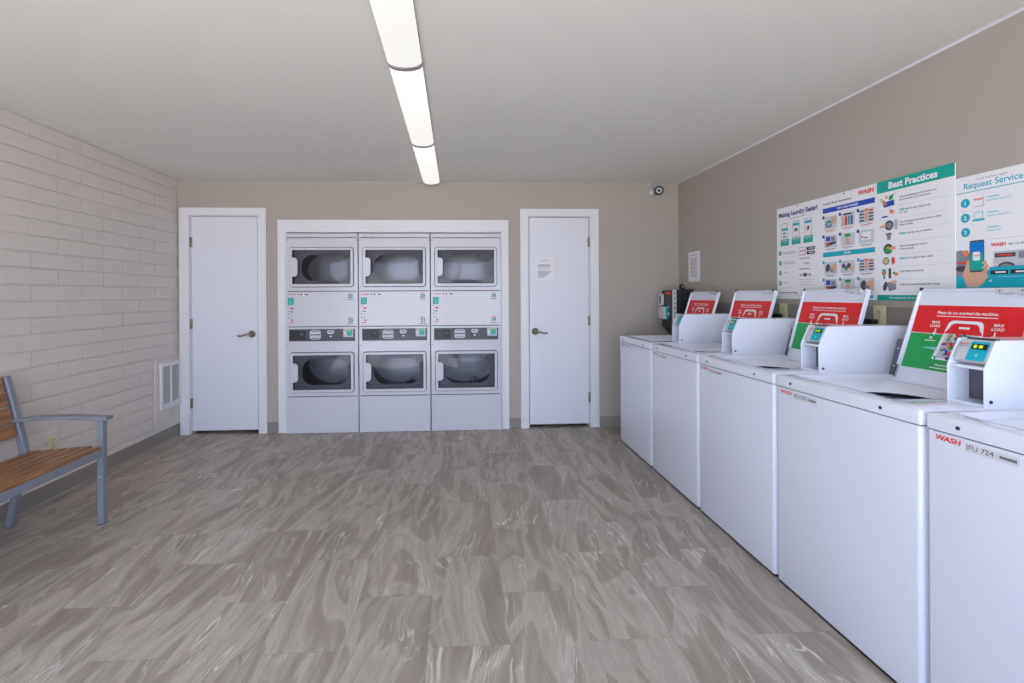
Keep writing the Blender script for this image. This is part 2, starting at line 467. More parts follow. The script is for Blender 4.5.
# doors
def door(name, x0, x1, ox0, ox1, hinge):
    t = empty(name, ((x0+x1)/2, D, 0)); tag(t, kind='structure'); c = (x0+x1)/2
    g = G()
    zt = 2.11
    a0, a1, b0, b1 = ox0-c, x0-c, x1-c, ox1-c
    g.prism([(a0, 0), (a1, 0), (a1, 2.04), (b0, 2.04), (b0, 0), (b1, 0), (b1, zt), (a0, zt)], 'y', -.018, 0, trimw)
    g.box(a1, a1+.008, 0, .11, 0, 2.04, trimw); g.box(b0-.008, b0, 0, .11, 0, 2.04, trimw); g.box(a1, b0, 0, .11, 2.032, 2.04, trimw)
    g.build('door_frame', t, bevel=.002)
    g = G(); g.box(a1+.012, b0-.012, .004, .044, .032, 2.028, doorw); g.build('door_leaf', t, bevel=.002)
    hx = a1+.006 if hinge == 'l' else b0-.006
    for z in (.29, 1.03, 1.79):
        g = G(); g.cyl((hx, -.004, z-.045), (0,0,1), .008, .09, nickel, 12)
        g.box(hx-.016, hx+.016, -.002, .003, z-.045, z+.045, nickel); g.build('hinge', t)
    s = -1 if hinge == 'l' else 1
    kx = (b0-.065) if hinge == 'l' else (a1+.065)
    g = G()
    g.lathe((kx, .003, .93), (0, -1, 0), [(.032, 0), (.034, .006), (.028, .014), (.014, .018), (.012, .05), (.016, .055), (.014, .068), (.002, .07)], nickel)
    pts = [(kx, -.058, .930), (kx+s*.02, -.060, .930), (kx+s*.05, -.060, .924), (kx+s*.08, -.058, .914), (kx+s*.10, -.054, .916), (kx+s*.112, -.050, .922)]
    g.tube(pts, [.010, .0095, .008, .0075, .008, .005], nickel, 12)
    g.build('door_handle', t)
    return t
door('door_1', -2.467-.012, -1.865+.012, -2.567, -1.777, 'l')
door('door_2', .701-.012, 1.287+.005, .612, 1.376, 'r')

# ================================================================== CEILING LIGHTS
LX = -.231
lampspec = [(4.54, 'ceiling light section nearest the back wall, shortest-looking of the glowing row'),
            (3.38, 'middle glowing ceiling light section between the two dark end bands'),
            (2.22, 'largest glowing ceiling light section at the top edge of the photo')]
def make_light():
    t = empty('ceiling_light', (LX, 0, H))
    ln = 1.16
    g = G(); g.box(-.080, .080, -ln+.004, -.004, -.012, 0, capm); g.build('housing', t, bevel=.002)
    prof = []
    n = 14
    for i in range(n+1):
        a = PI*i/n; prof.append((-.078*math.cos(a), -.018-.028*math.sin(a)))
    prof = [(-.078, -.006)]+prof+[(.078, -.006)]
    g = G(); g.prism(prof, 'y', -ln+.016, -.016, diffm, True); g.build('diffuser', t)
    cap = [(x*1.04, z*1.09) for x, z in prof]
    for a, b in ((-.016, -.0005), (-ln+.0005, -ln+.016)):
        g = G(); g.prism(cap, 'y', a, b, capm, True); g.build('end_cap', t)
    return t
lamp = make_light()
for i, (y, lb) in enumerate(lampspec):
    o = lamp if i == 0 else copy_tree(lamp)
    o.location = (LX, y, H); tag(o, lb, 'ceiling light', 'strip lights in a row on the ceiling')

# ================================================================== STACKED DRYERS
DW = .664
def dryer(k, nums):
    x0 = -1.588+.6725*k
    t = empty('stacked_dryer', (x0+DW/2, 4.552, -.011))
    h = DW/2
    g = G()
    # cabinet sides, back and the recessed bulkheads
    g.box(-h, -h+.012, .004, .70, .012, 1.879, enamel2); g.box(h-.012, h, .004, .70, .012, 1.879, enamel2)
    g.box(-h+.012, h-.012, .69, .70, .012, 1.879, enamel2); g.box(-h+.012, h-.012, .004, .69, 1.86, 1.879, enamel2)
    g.box(-h+.012, h-.012, .02, .69, .012, .03, enamel2)
    g.box(-h+.012, h-.012, .012, .022, 1.842, 1.86, enamel2)
    g.build('cabinet', t)
    g = G(); g.box(-h+.006, h-.006, .002, .02, 1.844, 1.876, enamel2); g.build('top_strip', t, bevel=.002)
    # front panels with openings for the doors
    ox0, ox1 = -.285, .302-.014
    ox1 = .2925
    for nm, z0, z1, a, b in (('upper_front_panel', 1.341, 1.836, 1.39, 1.737), ('lower_front_panel', .359, 1.004, .404, .757)):
        g = G(); N_ = 6
        outer = rrect(-h+.002, h-.002, z0, z1, .003, N_); inner = rrect(-.272, .272, a, b, .03, N_)
        g.ring(outer, inner, 'y', 0, .018, enamel2)
        g.build(nm, t, bevel=.0015)
    g = G(); g.box(-h+.002, h-.002, 0, .018, 1.010, 1.335, enamel2); g.build('middle_panel', t, bevel=.002)
    g = G(); g.box(-h+.002, h-.002, 0, .018, .014, .352, enamel2); g.build('lint_panel', t, bevel=.002)
    # near-black strips put shade into the seams between panels
    for za, zb in ((1.334, 1.342), (.351, .360), (1.003, 1.011)):
        g = G(); g.box(-h+.012, h-.012, .014, .020, za, zb, shadem); g.build('seam_shade', t)
    for z0, z1 in ((1.375, 1.751), (.389, .771)):
        zc = (z0+z1)/2
        d = None
        g = G()
        xo0, xo1 = -.297, .297
        o1 = rrect(xo0, xo1, z0, z1, .028); i1 = rrect(xo0+.012, xo1-.012, z0+.012, z1-.012, .022)
        g.ring(o1, i1, 'y', -.003, .002, panelg)                       # dark shadow-gap gasket line
        o2 = rrect(xo0+.0065, xo1-.0065, z0+.0065, z1-.0065, .024); i2 = rrect(-.266, .268, z0+.031, z1-.029, .006)
        g.ring(o2, i2, 'y', -.020, .002, enamel2)
        d = g.build('door', t, bevel=.003)
        # convex tinted glass
        g = G(); nx, nz = 16, 10; rows = []
        for j in range(nz+1):
            row = []
            for i in range(nx+1):
                u = -1+2*i/nx; v = -1+2*j/nz
                row.append(g.v((.001+u*.268, -.004-.010*(1-u*u)*(1-v*v), (z0+.031+z1-.029)/2+v*(z1-z0-.060)/2)))
            rows.append(row)
        for j in range(nz):
            for i in range(nx): g.face([rows[j][i], rows[j][i+1], rows[j+1][i+1], rows[j+1][i]], glassm, True)
        g.build('door_glass', d)
        g = G()
        hp = [(-.268, zc+.092), (-.232, zc+.092), (-.222, zc+.078), (-.222, zc-.078), (-.232, zc-.092), (-.268, zc-.092)]
        hp = [(-.272, zc+.088), (-.238, zc+.088), (-.217, zc+.068), (-.217, zc-.068), (-.238, zc-.088), (-.272, zc-.088)]
        g.prism(hp, 'y', -.026, -.006, enamel2); g.build('door_handle', d, bevel=.003)
        # liner, bulkhead and drum seen through the glass
        g = G()
        N_ = 10
        o3 = rrect(-.272, .272, z0+.012, z1-.012, .01, N_); i3 = rrect(-.20, .225, zc-.125, zc+.118, .10, N_)
        g.ring(o3, i3, 'y', .05, .056, bezel)
        g.build('door_liner', t)
        g = G(); n = 40
        A = []; B = []; Cc = []
        for i in range(n):
            a = 2*PI*i/n
            A.append(g.v((.01+.30*math.cos(a), .07, zc+.20*math.sin(a)))); B.append(g.v((.01+.30*math.cos(a), .55, zc+.20*math.sin(a))))
        for i in range(n): g.face([A[i], A[(i+1) % n], B[(i+1) % n], B[i]], steel, True)
        g.face(B, steel)
        for a in (1.2, 5.0):
            c_, s_ = math.cos(a), math.sin(a)
            g.tube([(.01+.27*c_, .08, zc+.17*s_), (.01+.26*c_, .3, zc+.165*s_), (.01+.27*c_, .54, zc+.17*s_)], .022, steel, 8)
        g.build('drum', t)
        # thermostat plate catches a highlight
    # control strip
    g = G(); g.box(-.303, .303, -.006, .002, .872, .985, panelg); cp = g.build('control_panel', t, bevel=.003)
    g = G(); g.box(-.296, -.150, -.010, -.004, .886, .974, black); g.box(-.288, -.222, -.0125, -.008, .900, .958, black)
    g.box(-.216, -.158, -.0115, -.008, .900, .964, blackm); g.box(-.200, -.168, -.013, -.010, .93, .952, drumd); g.build('coin_slot', cp, bevel=.002)
    g = G()
    for z in (.915, .949): g.prism(rrect(-.105, -.018, z-.012, z+.012, .008), 'y', -.012, -.005, lgrey)
    g.ring(rrect(-.112, -.010, .890, .974, .022), rrect(-.106, -.016, .896, .968, .02), 'y', -.009, -.005, lgrey)
    for x in (-.085, -.062, -.04):
        g.prism(rrect(x-.005, x+.005, .969, .977, .003), 'y', -.010, -.005, inkl); g.prism(rrect(x-.005, x+.005, .886, .892, .003), 'y', -.010, -.005, inkl)
    g.build('cycle_buttons', cp)
    g = G(); g.prism(rrect(.048, .112, .944, .974, .010), 'y', -.012, -.005, lgrey); g.prism(rrect(.056, .104, .938, .946, .003), 'y', -.011, -.005, lgrey)
    g.box(.058, .102, -.0135, -.011, .952, .968, midgrey); g.build('start_display', cp)
    g = G(); g.prism([(.070, .916), (.080, .908), (.090, .916), (.090, .922), (.070, .922)], 'y', -.010, -.005, white); g.build('indicator', cp)
    g = G(); g.prism(rrect(.198, .290, .910, .984, .006), 'y', -.018, -.005, lgrey); cr = g.build('card_reader', cp, bevel=.002)
    c = Canvas((.198, -.0182, .984), (1,0,0), (0,0,-1), (0,-1,0))
    c.rr(.034, .082, .006, .062, .008, teal, 1); c.rect(.044, .074, .010, .024, green, 2); c.rect(.050, .066, .013, .020, ledgr, 3)
    c.text('WASH', .006, .014, .008, redt, 2, bold=.02); c.rect(.010, .016, .028, .046, white, 2)
    c.g.build('reader_face', cr)
    # screws
    for x, z in ((-h+.012, 1.815), (h-.012, 1.815), (-h+.012, .83), (h-.012, .83)):
        g = G(); g.cyl((x, .001, z), (0,-1,0), .0045, .003, screw, 10); g.build('screw', t)
    # stickers on the middle panel
    c = Canvas((-h, -.0008, 1.335), (1,0,0), (0,0,-1), (0,-1,0))
    c.text('WASH', .026, .033, .016, redt, 1, bold=.03, shear=.15, width=.066)
    for a, b in ((.106, .124), (.132, .156), (.172, .210)): c.rect(a, b, .023, .033, ink, 1)
    c.rect(.100, .216, .019, .037, paperw, 0)
    c.g.build('name_sticker', t)
    c = Canvas((-h, -.0008, 1.335), (1,0,0), (0,0,-1), (0,-1,0))
    c.rr(.018, .074, .055, .122, .004, teal, 1)
    for i, (a, b) in enumerate(((.030, .052), (.036, .060), (.034, .064))): c.rect(a, b, .064+i*.019, .070+i*.019, cyanl, 2)
    for v in (.138, .182, .208, .240): c.ell(.026, v, .0065, .0065, teal, 1)
    c.rect(.040, .072, .150, .164, redt, 1); c.rect(.040, .066, .184, .192, ink, 1); c.line([(.044, .248), (.058, .240)], .004, redt, 1)
    c.line([(.040, .256), (.062, .262)], .004, inkg, 1); c.ell(.060, .272, .010, .006, redt, 1)
    c.rect(.030, .070, .288, .295, redt, 1); c.rect(.042, .060, .214, .219, inkg, 1)
    c.g.build('price_sticker', t)
    for nb, v in ((nums[0], .060), (nums[1], .288)):
        c = Canvas((-h, -.0008, 1.335), (1,0,0), (0,0,-1), (0,-1,0))
        c.text(nb, .595, v, .046, tealn, 1, align='c', bold=.045)
        c.rect(.575, .613, v-.046, v-.039, redt, 1) if v > .1 else c.rect(.575, .613, v-.046, v-.041, orange, 1)
        c.rect(.562, .626, v+.012, v+.020, inkg, 1)
        c.g.build('number_sticker', t)
    return t
for k, (nums, lb) in enumerate(((('22', '23'), 'left stacked tumble dryer in white surround, stickers read 22 and 23'),
                                 (('20', '21'), 'middle stacked tumble dryer in white surround, stickers read 20 and 21'),
                                 (('18', '19'), 'right stacked tumble dryer in white surround, stickers read 18 and 19'))):
    tag(dryer(k, nums), lb, 'dryer', 'stacked dryers in the white surround')

# ================================================================== TOP-LOAD WASHERS
HW = .3420
def lid_point(t):                    # t 0..1 along the lid from its hinge to its free edge -> local x, z
    return (.502+.104*t, .912+.399*t)
LD = Vector((.113, 0, .4055)); LLEN = LD.length; LD.normalize(); LN = Vector((-.4055, 0, .113)).normalized()   # normal to the room
def make_washer():
    t = empty('top_load_washer', (0,0,0))
    g = G(); g.prism(rrect(.002, .675, -HW+.002, HW-.002, .016, 6), 'z', .013, .868, enamel, True); g.build('cabinet', t, bevel=.003)
    g = G(); g.prism(rrect(.005, .67, -HW+.004, HW-.004, .016, 6), 'z', .004, .0135, black); g.build('toe_shade', t)  # black strip stands for the shaded toe gap at the floor
    for x in (.05, .62):
        for y in (-.29, .29):
            g = G(); g.cyl((x, y, 0), (0,0,1), .02, .004, black, 14); g.build('foot', t)
    # deck with the wash opening
    g = G(); N_ = 6
    outer = rrect(0, .680, -HW, HW, .013, N_); inner = rrect(.078, .530, -.178, .322, .03, N_)
    n = len(outer)
    lay = [(outer, .8715), (outer, .911), ([(x+(.34-x)*.010, y*.990) for x, y in outer], .9165), ([(x+(.288-x)*-.03, y+(.06-y)*-.03) for x, y in inner], .9165), (inner, .912), (inner, .897), ([(x+(.288-x)*.02, y+(.06-y)*.02) for x, y in inner], .893)]
    hole = [(.185+.13*math.cos((i+.5-n/8)*2*PI/n+PI/4), -.075+.14*math.sin((i+.5-n/8)*2*PI/n+PI/4)) for i in range(n)]
    lay += [(hole, .893), (hole, .8905)]
    rows = [[g.v((x, y, z)) for x, y in p] for p, z in lay]
    for a, b in zip(rows, rows[1:]):
        for i in range(n): g.face([a[i], a[(i+1) % n], b[(i+1) % n], b[i]], enamel3, True)
    g.build('deck', t)
    g = G(); g.box(.008, .67, -HW+.008, HW-.008, .866, .873, shadem)
    # cut the strip below the opening away by building it as a frame
    g.bm.clear(); g.ring(rrect(.008, .67, -HW+.008, HW-.008, .02), rrect(.03, .64, -.31, .325, .01), 'z', .866, .8735, shadem); g.build('deck_seam_shade', t)  # near-black frame puts shade into the seam under the deck
    # tub
    g = G(); rows = []
    for r, z in ((.175, .8903), (.20, .86), (.25, .50)):
        rows.append([g.v((.19+(r-.175)*1.1+r*.8*math.cos(2*PI*i/32), -.07+(r-.175)*.9+r*.85*math.sin(2*PI*i/32), z)) for i in range(32)])
    for a, b in zip(rows, rows[1:]):
        for i in range(32): g.face([a[i], a[(i+1) % 32], b[(i+1) % 32], b[i]], tubm, True)
    g.face(rows[-1], tubm); g.build('tub', t)
    g = G(); g.cyl((.26, 0, .51), (0,0,1), .05, .27, lgrey, 16, r2=.03); g.build('agitator', t)
    for y in (-.20, .242):
        g = G(); g.cyl((.001, y, .893), (-1,0,0), .0055, .004, screw, 12); g.build('screw', t)
    # raised back rail of the deck
    g = G(); g.box(.600, .672, -HW+.01, HW-.01, .912, .955, enamel); g.build('rear_rail', t, bevel=.006)
    # lid standing open, leaning on the rail
    M_ = Matrix(((0, LD.x, LN.x, .499), (1, LD.y, LN.y, 0), (0, LD.z, LN.z, .894), (0, 0, 0, 1)))   # a = y, b = up the lid, c = out to the room
    def P(a, b, c): return M_ @ Vector((a, b, c))
    def lbox(g, a0, a1, b0, b1, c0, c1, m):
        V = [g.v(P(a, b, c)) for a in (a0, a1) for b in (b0, b1) for c in (c0, c1)]
        for q in ((0,1,3,2), (4,6,7,5), (0,4,5,1), (2,3,7,6), (0,2,6,4), (1,5,7,3)): g.face([V[i] for i in q], m)
    def lpoly(g, pts, c0, c1, m):
        A = [g.v(P(a, b, c0)) for a, b in pts]; B = [g.v(P(a, b, c1)) for a, b in pts]; n = len(pts)
        g.face(A[::-1], m); g.face(B, m)
        for i in range(n): g.face([A[i], A[(i+1) % n], B[(i+1) % n], B[i]], m)
    a0, a1 = -.166, .286
    g = G(); lpoly(g, rrect(a0, a1, 0, LLEN, .016, 5), -.016, -.006, enamel)
    o_, i_ = rrect(a0, a1, 0, LLEN, .016, 5), rrect(a0+.011, a1-.011, .010, LLEN-.012, .008, 5)
    nn = len(o_); rr_ = [[g.v(P(a, b, c)) for a, b in q] for q, c in ((o_, -.008), (o_, .001), ([((x+u)/2, (y+v)/2) for (x, y), (u, v) in zip(o_, i_)], .004), (i_, .001), (i_, -.007))]
    for A, B in zip(rr_, rr_[1:]):
        for i in range(nn): g.face([A[i], A[(i+1) % nn], B[(i+1) % nn], B[i]], enamel, True)
    lid = g.build('lid', t)
    # sticker on the inside of the lid
    c = Canvas(P(a1-.018, LLEN*.828, -.0052), (0,-1,0), -LD, LN)
    sw = a1-a0-.036; sh = LLEN*.66; sp = LLEN*.292
    c.rect(0, sw, 0, sp, red, 1); c.rect(0, sw, sp, sh, green, 1); c.line([(0, sp), (sw, sp)], .0025, white, 2)
    c.text('Please do not overload the machines.', sw*.50, .036, .0165, white, 2, align='c', bold=.02, width=sw*.56)
    c.rect(sw*.22, sw*.78, .0445, .0475, white, 2)
    cx_ = sw*.52
    # drum outline: a tall rounded trapezoid with a thick white wall
    def trap(k, yo=0):
        w0, w1 = .068*k, .095*k; y0_, y1_ = .062+yo+(1-k)*.05, .230-(1-k)*.05; r = .022
        pts = [(cx_-w1, y1_), (cx_-w0, y0_+r)]
        for i in range(5):
            a = PI+i*PI/8; pts.append((cx_-w0+r+r*math.cos(a), y0_+r+r*math.sin(a)))
        for i in range(5):
            a = -PI/2+i*PI/8; pts.append((cx_+w0-r+r*math.cos(a), y0_+r+r*math.sin(a)))
        pts.append((cx_+w1, y1_)); return pts
    c.poly(trap(1), white, 2); 
    inn = trap(.84, .004)
    c.poly([p for p in inn], lgrey, 3)
    # inside: upper part red, heaped clothes below
    top = [p for p in inn[1:-1]]
    c.poly([(inn[0][0]+.006, .118)]+top+[(inn[-1][0]-.006, .118)], red, 4)
    c.rect(cx_-.020, cx_+.020, .088, .096, white, 5)
    rr2 = random.Random(5)
    pal = [blue, red, orange, white, purple, yellow, teal, navy, lgrey, green, skin, drumd]
    for i in range(64):
        v = .124+.098*(i % 16)/15; half = .050+.030*(v-.12)/.1
        a = rr2.uniform(-half, half)
        c.ell(cx_+a, v, rr2.uniform(.007, .014), rr2.uniform(.004, .008), pal[rr2.randrange(len(pal))], 5+i % 4, 7, rr2.uniform(-1.4, 1.4))
    for sx in (-1, 1):
        u = cx_+sx*.118
        c.text('MAX', u, .078, .016, white, 2, align='c', bold=.02); c.text('LOAD', u, .094, .016, white, 2, align='c', bold=.02)
        c.line([(u-.006*sx, .100), (u-.006*sx, .126)], .005, white, 3); c.poly([(u-.006*sx-.009, .116), (u-.006*sx+.009, .116), (u-.006*sx, .132)], white, 3)
    c.text('fill', cx_-.122, sp+.022, .014, white, 2, align='c', bold=.02)
    c.rect(cx_-.145, cx_-.10, sp+.028, sp+.031, white, 2); c.poly([(cx_-.150, sp+.062), (cx_-.085, sp+.055), (cx_-.085, sp+.069)], cyanl, 2)
    c.text('Overloading the machine', sw*.5, sh-.022, .013, white, 2, align='c', bold=.01); c.rect(sw*.3, sw*.7, sh-.014, sh-.011, white, 2)
    c.g.build('warning_sticker', lid)
    for a in (a1-.016, a0+.022):
        g = G(); q = P(a, LLEN-.002, .003)
        g.lathe(q, LN, [(.0065, -.004), (.0075, .002), (.005, .006), (.002, .007)], black, 14); g.build('bumper', lid)
    g = G(); lpoly(g, [(a0+.030, LLEN-.006), (a0+.135, LLEN-.006), (a0+.130, LLEN-.022), (a0+.100, LLEN-.026), (a0+.075, LLEN-.022), (a0+.050, LLEN-.030), (a0+.030, LLEN-.022)], -.002, .012, lgrey)
    for a in (a0+.045, a0+.118): g.cyl(P(a, LLEN-.014, .011), LN, .003, .003, black, 8)
    g.build('lid_catch', lid, bevel=.002)
    g = G(); lbox(g, a1-.014, a1-.006, .018, .075, .001, .007, midgrey); lbox(g, a1-.012, a1-.008, .022, .070, .006, .009, screw); g.build('hinge_clip', lid)
    g = G(); lbox(g, a1-.01, a1+.036, .026, .190, -.020, -.014, dgrey)
    for b in (.065, .145): g.cyl(P(a1+.020, b, -.014), LN, .004, .002, lgrey, 8)
    g.build('hinge_plate', t)
    # payment console
    y0, y1 = -.3325, -.213
    prof = [(.223, .9165), (.223, 1.040), (.263, 1.127), (.655, 1.127), (.655, .9165)]
    for a, b in ((y0, y0+.006), (y1-.006, y1)):
        pass
    g = G()
    g.prism(prof, 'y', y0, y0+.006, enamel); g.prism(prof, 'y', y1-.006, y1, enamel)
    g.prism([(.275, .9165), (.655, .9165), (.655, 1.127), (.290, 1.127), (.288, 1.122), (.262, 1.046), (.228, 1.042), (.228, 1.033), (.304, 1.033), (.304, .926), (.226, .926), (.226, .9165)], 'y', y0+.006, y1-.006, enamel)
    con = g.build('payment_console', t, bevel=.0015)
    g = G(); g.box(.296, .301, y0+.007, y1-.007, .928, 1.031, dgrey); g.build('recess_plate', con)
    g = G(); g.cyl((.242, y0+.001, .936), (0,-1,0), .0055, .003, screw, 12); g.build('lock_screw', con)
    g = G(); g.cyl((.50, y1, 1.12), (0,1,0), .004, .002, screw, 10); g.build('side_screw', con)
    # card reader on the sloping face
    SD = Vector((.032, 0, .082)).normalized(); SN = Vector((-.082, 0, .032)).normalized()
    B0 = Vector((.258, 0, 1.043))
    def Q(a, b, c): return B0+Vector((0, a, 0))+SD*b+SN*c
    ya, yb = y0+.010, y1-.012
    g = G()
    pr = [(.004, .0), (.002, .022), (.008, .030), (.070, .026), (.082, .016), (.084, 0)]
    A = [g.v(Q(ya, b, c)) for b, c in pr]; Bv = [g.v(Q(yb, b, c)) for b, c in pr]
    g.face(A, lgrey); g.face(Bv[::-1], lgrey)
    for i in range(len(pr)): g.face([A[i], Bv[i], Bv[(i+1) % len(pr)], A[(i+1) % len(pr)]], lgrey)
    cr = g.build('card_reader', con, bevel=.004, seg=3)
    fN = Vector(SN*.064+SD*.004).normalized(); fd = (Q(0, .070, .026)-Q(0, .008, .030)).normalized(); fn = Vector((-fd.z, 0, fd.x)); 
    wd = yb-ya
    c = Canvas(Q(yb, .070, .0265)+fn*.0006, (0,-1,0), -fd, fn)
    c.rr(wd*.40, wd, -.002, .064, .006, cyan, 1)
    c.rect(wd*.46, wd*.94, .006, .026, black, 2); c.rect(wd*.52, wd*.62, .010, .021, ledgr, 3); c.rect(wd*.68, wd*.80, .010, .021, ledgr, 3); c.ell(wd*.70, .046, .005, .005, cyanl, 2)
    c.text('WASH', .006, .012, .010, redt, 2, bold=.02); c.rect(.008, .032, .016, .018, inkg, 2); 
    c.rect(.010, .030, .024, .026, inkl, 2); c.rect(.010, .028, .040, .042, inkl, 2)
    c.g.build('reader_face', cr)
    g = G(); V_ = [Q(ya-.001, .084, .002), Q(yb+.001, .084, .002), Q(yb+.001, .091, .006), Q(ya-.001, .091, .006)]
    g.face([g.v(p) for p in V_], drumd); g.build('reader_slot', con)
    return t
wproto = make_washer()
wspec = [('IFU 736', 'washer farthest along the right wall, beside the back wall under the black card machine'),
         ('IFU 721', 'second washer from the back wall, its open lid showing only the red sticker below white headline'),
         ('IFU 726', 'middle washer of the five on the right wall, between the second and fourth from the back'),
         ('IFU 725', 'white washer with the large red and green lid sticker and console nearest the viewer'),
         ('IFU 724', 'nearest washer, cut by the right edge of the photo, its front strip reading IFU 724')]
wlabels = ['white top loading washer deepest in the room corner, below the black card machine',
           'white top loading washer between the corner washer and the middle one of the five',
           'middle of the five white top loading washers, two on either side of it',
           'white top loading washer second from the viewer, its red and green lid sticker fully shown',
           'white top loading washer nearest the viewer, its front strip reading IFU 724']
washers = [wproto]+[copy_tree(wproto) for k in range(4)]
for k in range(5):
    o = washers[k]
    yc = Y0-PITCH*k-PITCH/2+.002
    o.location = (W, yc, 0); o.scale = (.988, .988, 1.0048)
    tag(o, wlabels[k], 'washing machine', 'top loading washers along the right wall')
    c = Canvas((.0014, HW, .8635), (0,-1,0), (0,0,-1), (-1,0,0))
    c.text('WASH', .033, .019, .0205, redt, 1, bold=.035, shear=.15, width=.074)
    c.rect(.118, .250, .006, .030, stripm, 0)
    c.text(wspec[k][0], .122, .023, .0195, inkg if k < 2 else ink, 1, width=.068)
    for i in range(9): c.rect(.205+i*.0045, .205+i*.0045+.003, .014, .022, ink, 1)
    c.g.build('name_strip', o)
# the lids do not all lean the same way
for k, dg in ((0, 2.0), (3, 2.5)):
    for ch in washers[k].children:
        if ch.name.startswith('lid') and 'name' not in ch.name:
            T = Matrix.Translation((.499, 0, .894)); ch.matrix_local = T @ Matrix.Rotation(math.radians(dg), 4, 'Y') @ T.inverted()

# ================================================================== WRITING ON THE RIGHT WALL
def panel(name, y0, z0, w, h, label, cat, off=0, th=.004, group=None, m=white, vs=1.0):
    """flat board on the right wall; y0 its left edge as seen, z0 its top"""
    t = empty(name, (R, y0-w/2, z0-h))
    g = G(); g.box(-off-th, -off, -w/2, w/2, 0, h, m); g.build('board', t)
    tag(t, label, cat, group)
    c = Canvas((-off-th-.0003, w/2, h), (0,-1,0), (0,0,-vs), (-1,0,0)); c.w, c.h = w, h/vs
    return t, c
def lines(c, u0, u1, v, n, dv, m=inkl, t=.0022, lay=1, rag=.25):
    for i in range(n): c.rect(u0, u1-(u1-u0)*rag*random.random(), v+i*dv, v+i*dv+t, m, lay)
def thumb_img(c, u0, u1, v0, v1, kind):
    w, h = u1-u0, v1-v0; cx, cy = (u0+u1)/2, (v0+v1)/2
    c.rect(u0, u1, v0, v1, thumb, 1)
    if kind == 'drum':
        c.ell(cx-w*.12, cy+h*.1, w*.26, h*.26, drumd, 2); c.ell(cx-w*.12, cy+h*.1, w*.16, h*.17, cyanl, 3)
        c.poly([(cx+w*.1, cy-h*.4), (cx+w*.45, cy-h*.45), (cx+w*.4, cy+h*.1), (cx+w*.05, cy+h*.15)], skin, 4)
    elif kind == 'bottles':
        for i, m in enumerate((skin, red, teal, blue)): c.rr(u0+w*(.12+.2*i), u0+w*(.27+.2*i), cy-h*.25, cy+h*.4, w*.03, m, 2)
        c.rect(u0+w*.2, u1-w*.2, v0+h*.04, v0+h*.16, ink, 2)
    elif kind == 'strips':
        for j in range(4):
            c.rect(u0+w*.05, u0+w*.35, v0+h*(.1+.22*j), v0+h*(.2+.22*j), (blue, ink, ink, ink)[j], 2)
            c.rect(u0+w*.65, u1-w*.05, v0+h*(.1+.22*j), v0+h*(.2+.22*j), (red, ink, ink, ink)[j], 2)
        c.ell(cx, cy, w*.12, h*.38, skin, 3); c.rect(cx-w*.12, cx+w*.12, v0, v0+h*.14, orange, 3)
    elif kind == 'card':
        c.rr(cx-w*.35, cx-w*.02, v0+h*.08, cy-h*.05, w*.03, blue, 2); c.rr(cx+w*.05, cx+w*.36, v0+h*.12, cy-h*.02, w*.03, inkg, 2)
        c.poly([(u0+w*.1, cy+h*.1), (u1-w*.05, cy), (u1-w*.1, cy+h*.2), (u0+w*.2, cy+h*.42)], drumd, 2); c.rect(u0+w*.15, cx-w*.1, cy+h*.12, cy+h*.3, redt, 3)
    elif kind == 'finger':
        c.rr(cx-w*.2, cx+w*.2, v0+h*.08, v0+h*.3, w*.03, green, 2); c.poly([(cx-w*.05, cy-h*.15), (cx+w*.07, cy-h*.15), (cx+w*.17, v1-h*.08), (cx-w*.13, v1-h*.08)], skin, 3)
    elif kind == 'coins':
        c.rr(cx-w*.3, cx+w*.3, v0+h*.15, v1-h*.25, w*.04, white, 2); c.rect(cx-w*.2, cx+w*.1, cy+h*.05, cy+h*.12, ink, 3); c.ell(cx-w*.28, cy, w*.04, h*.06, ink, 3)
    elif kind == 'lint':
        c.ell(cx-w*.22, cy, w*.17, h*.34, drumd, 2, rot=.3); c.poly([(cx-w*.05, cy-h*.1), (cx+w*.4, cy-h*.4), (cx+w*.48, cy-h*.1), (cx+w*.4, cy+h*.42), (cx+w*.15, cy+h*.3)], skin, 3)
        c.poly([(cx-w*.1, cy), (cx+w*.2, cy+h*.1), (cx+w*.2, cy+h*.4), (cx-w*.02, cy+h*.3)], inkg, 4)
    elif kind == 'mixed':
        for i, m in enumerate((purple, green, drumd, skin)): c.ell(u0+w*(.2+.2*i), cy+h*(.1 if i % 2 else -.08), w*.14, h*.2, m, 2+i)

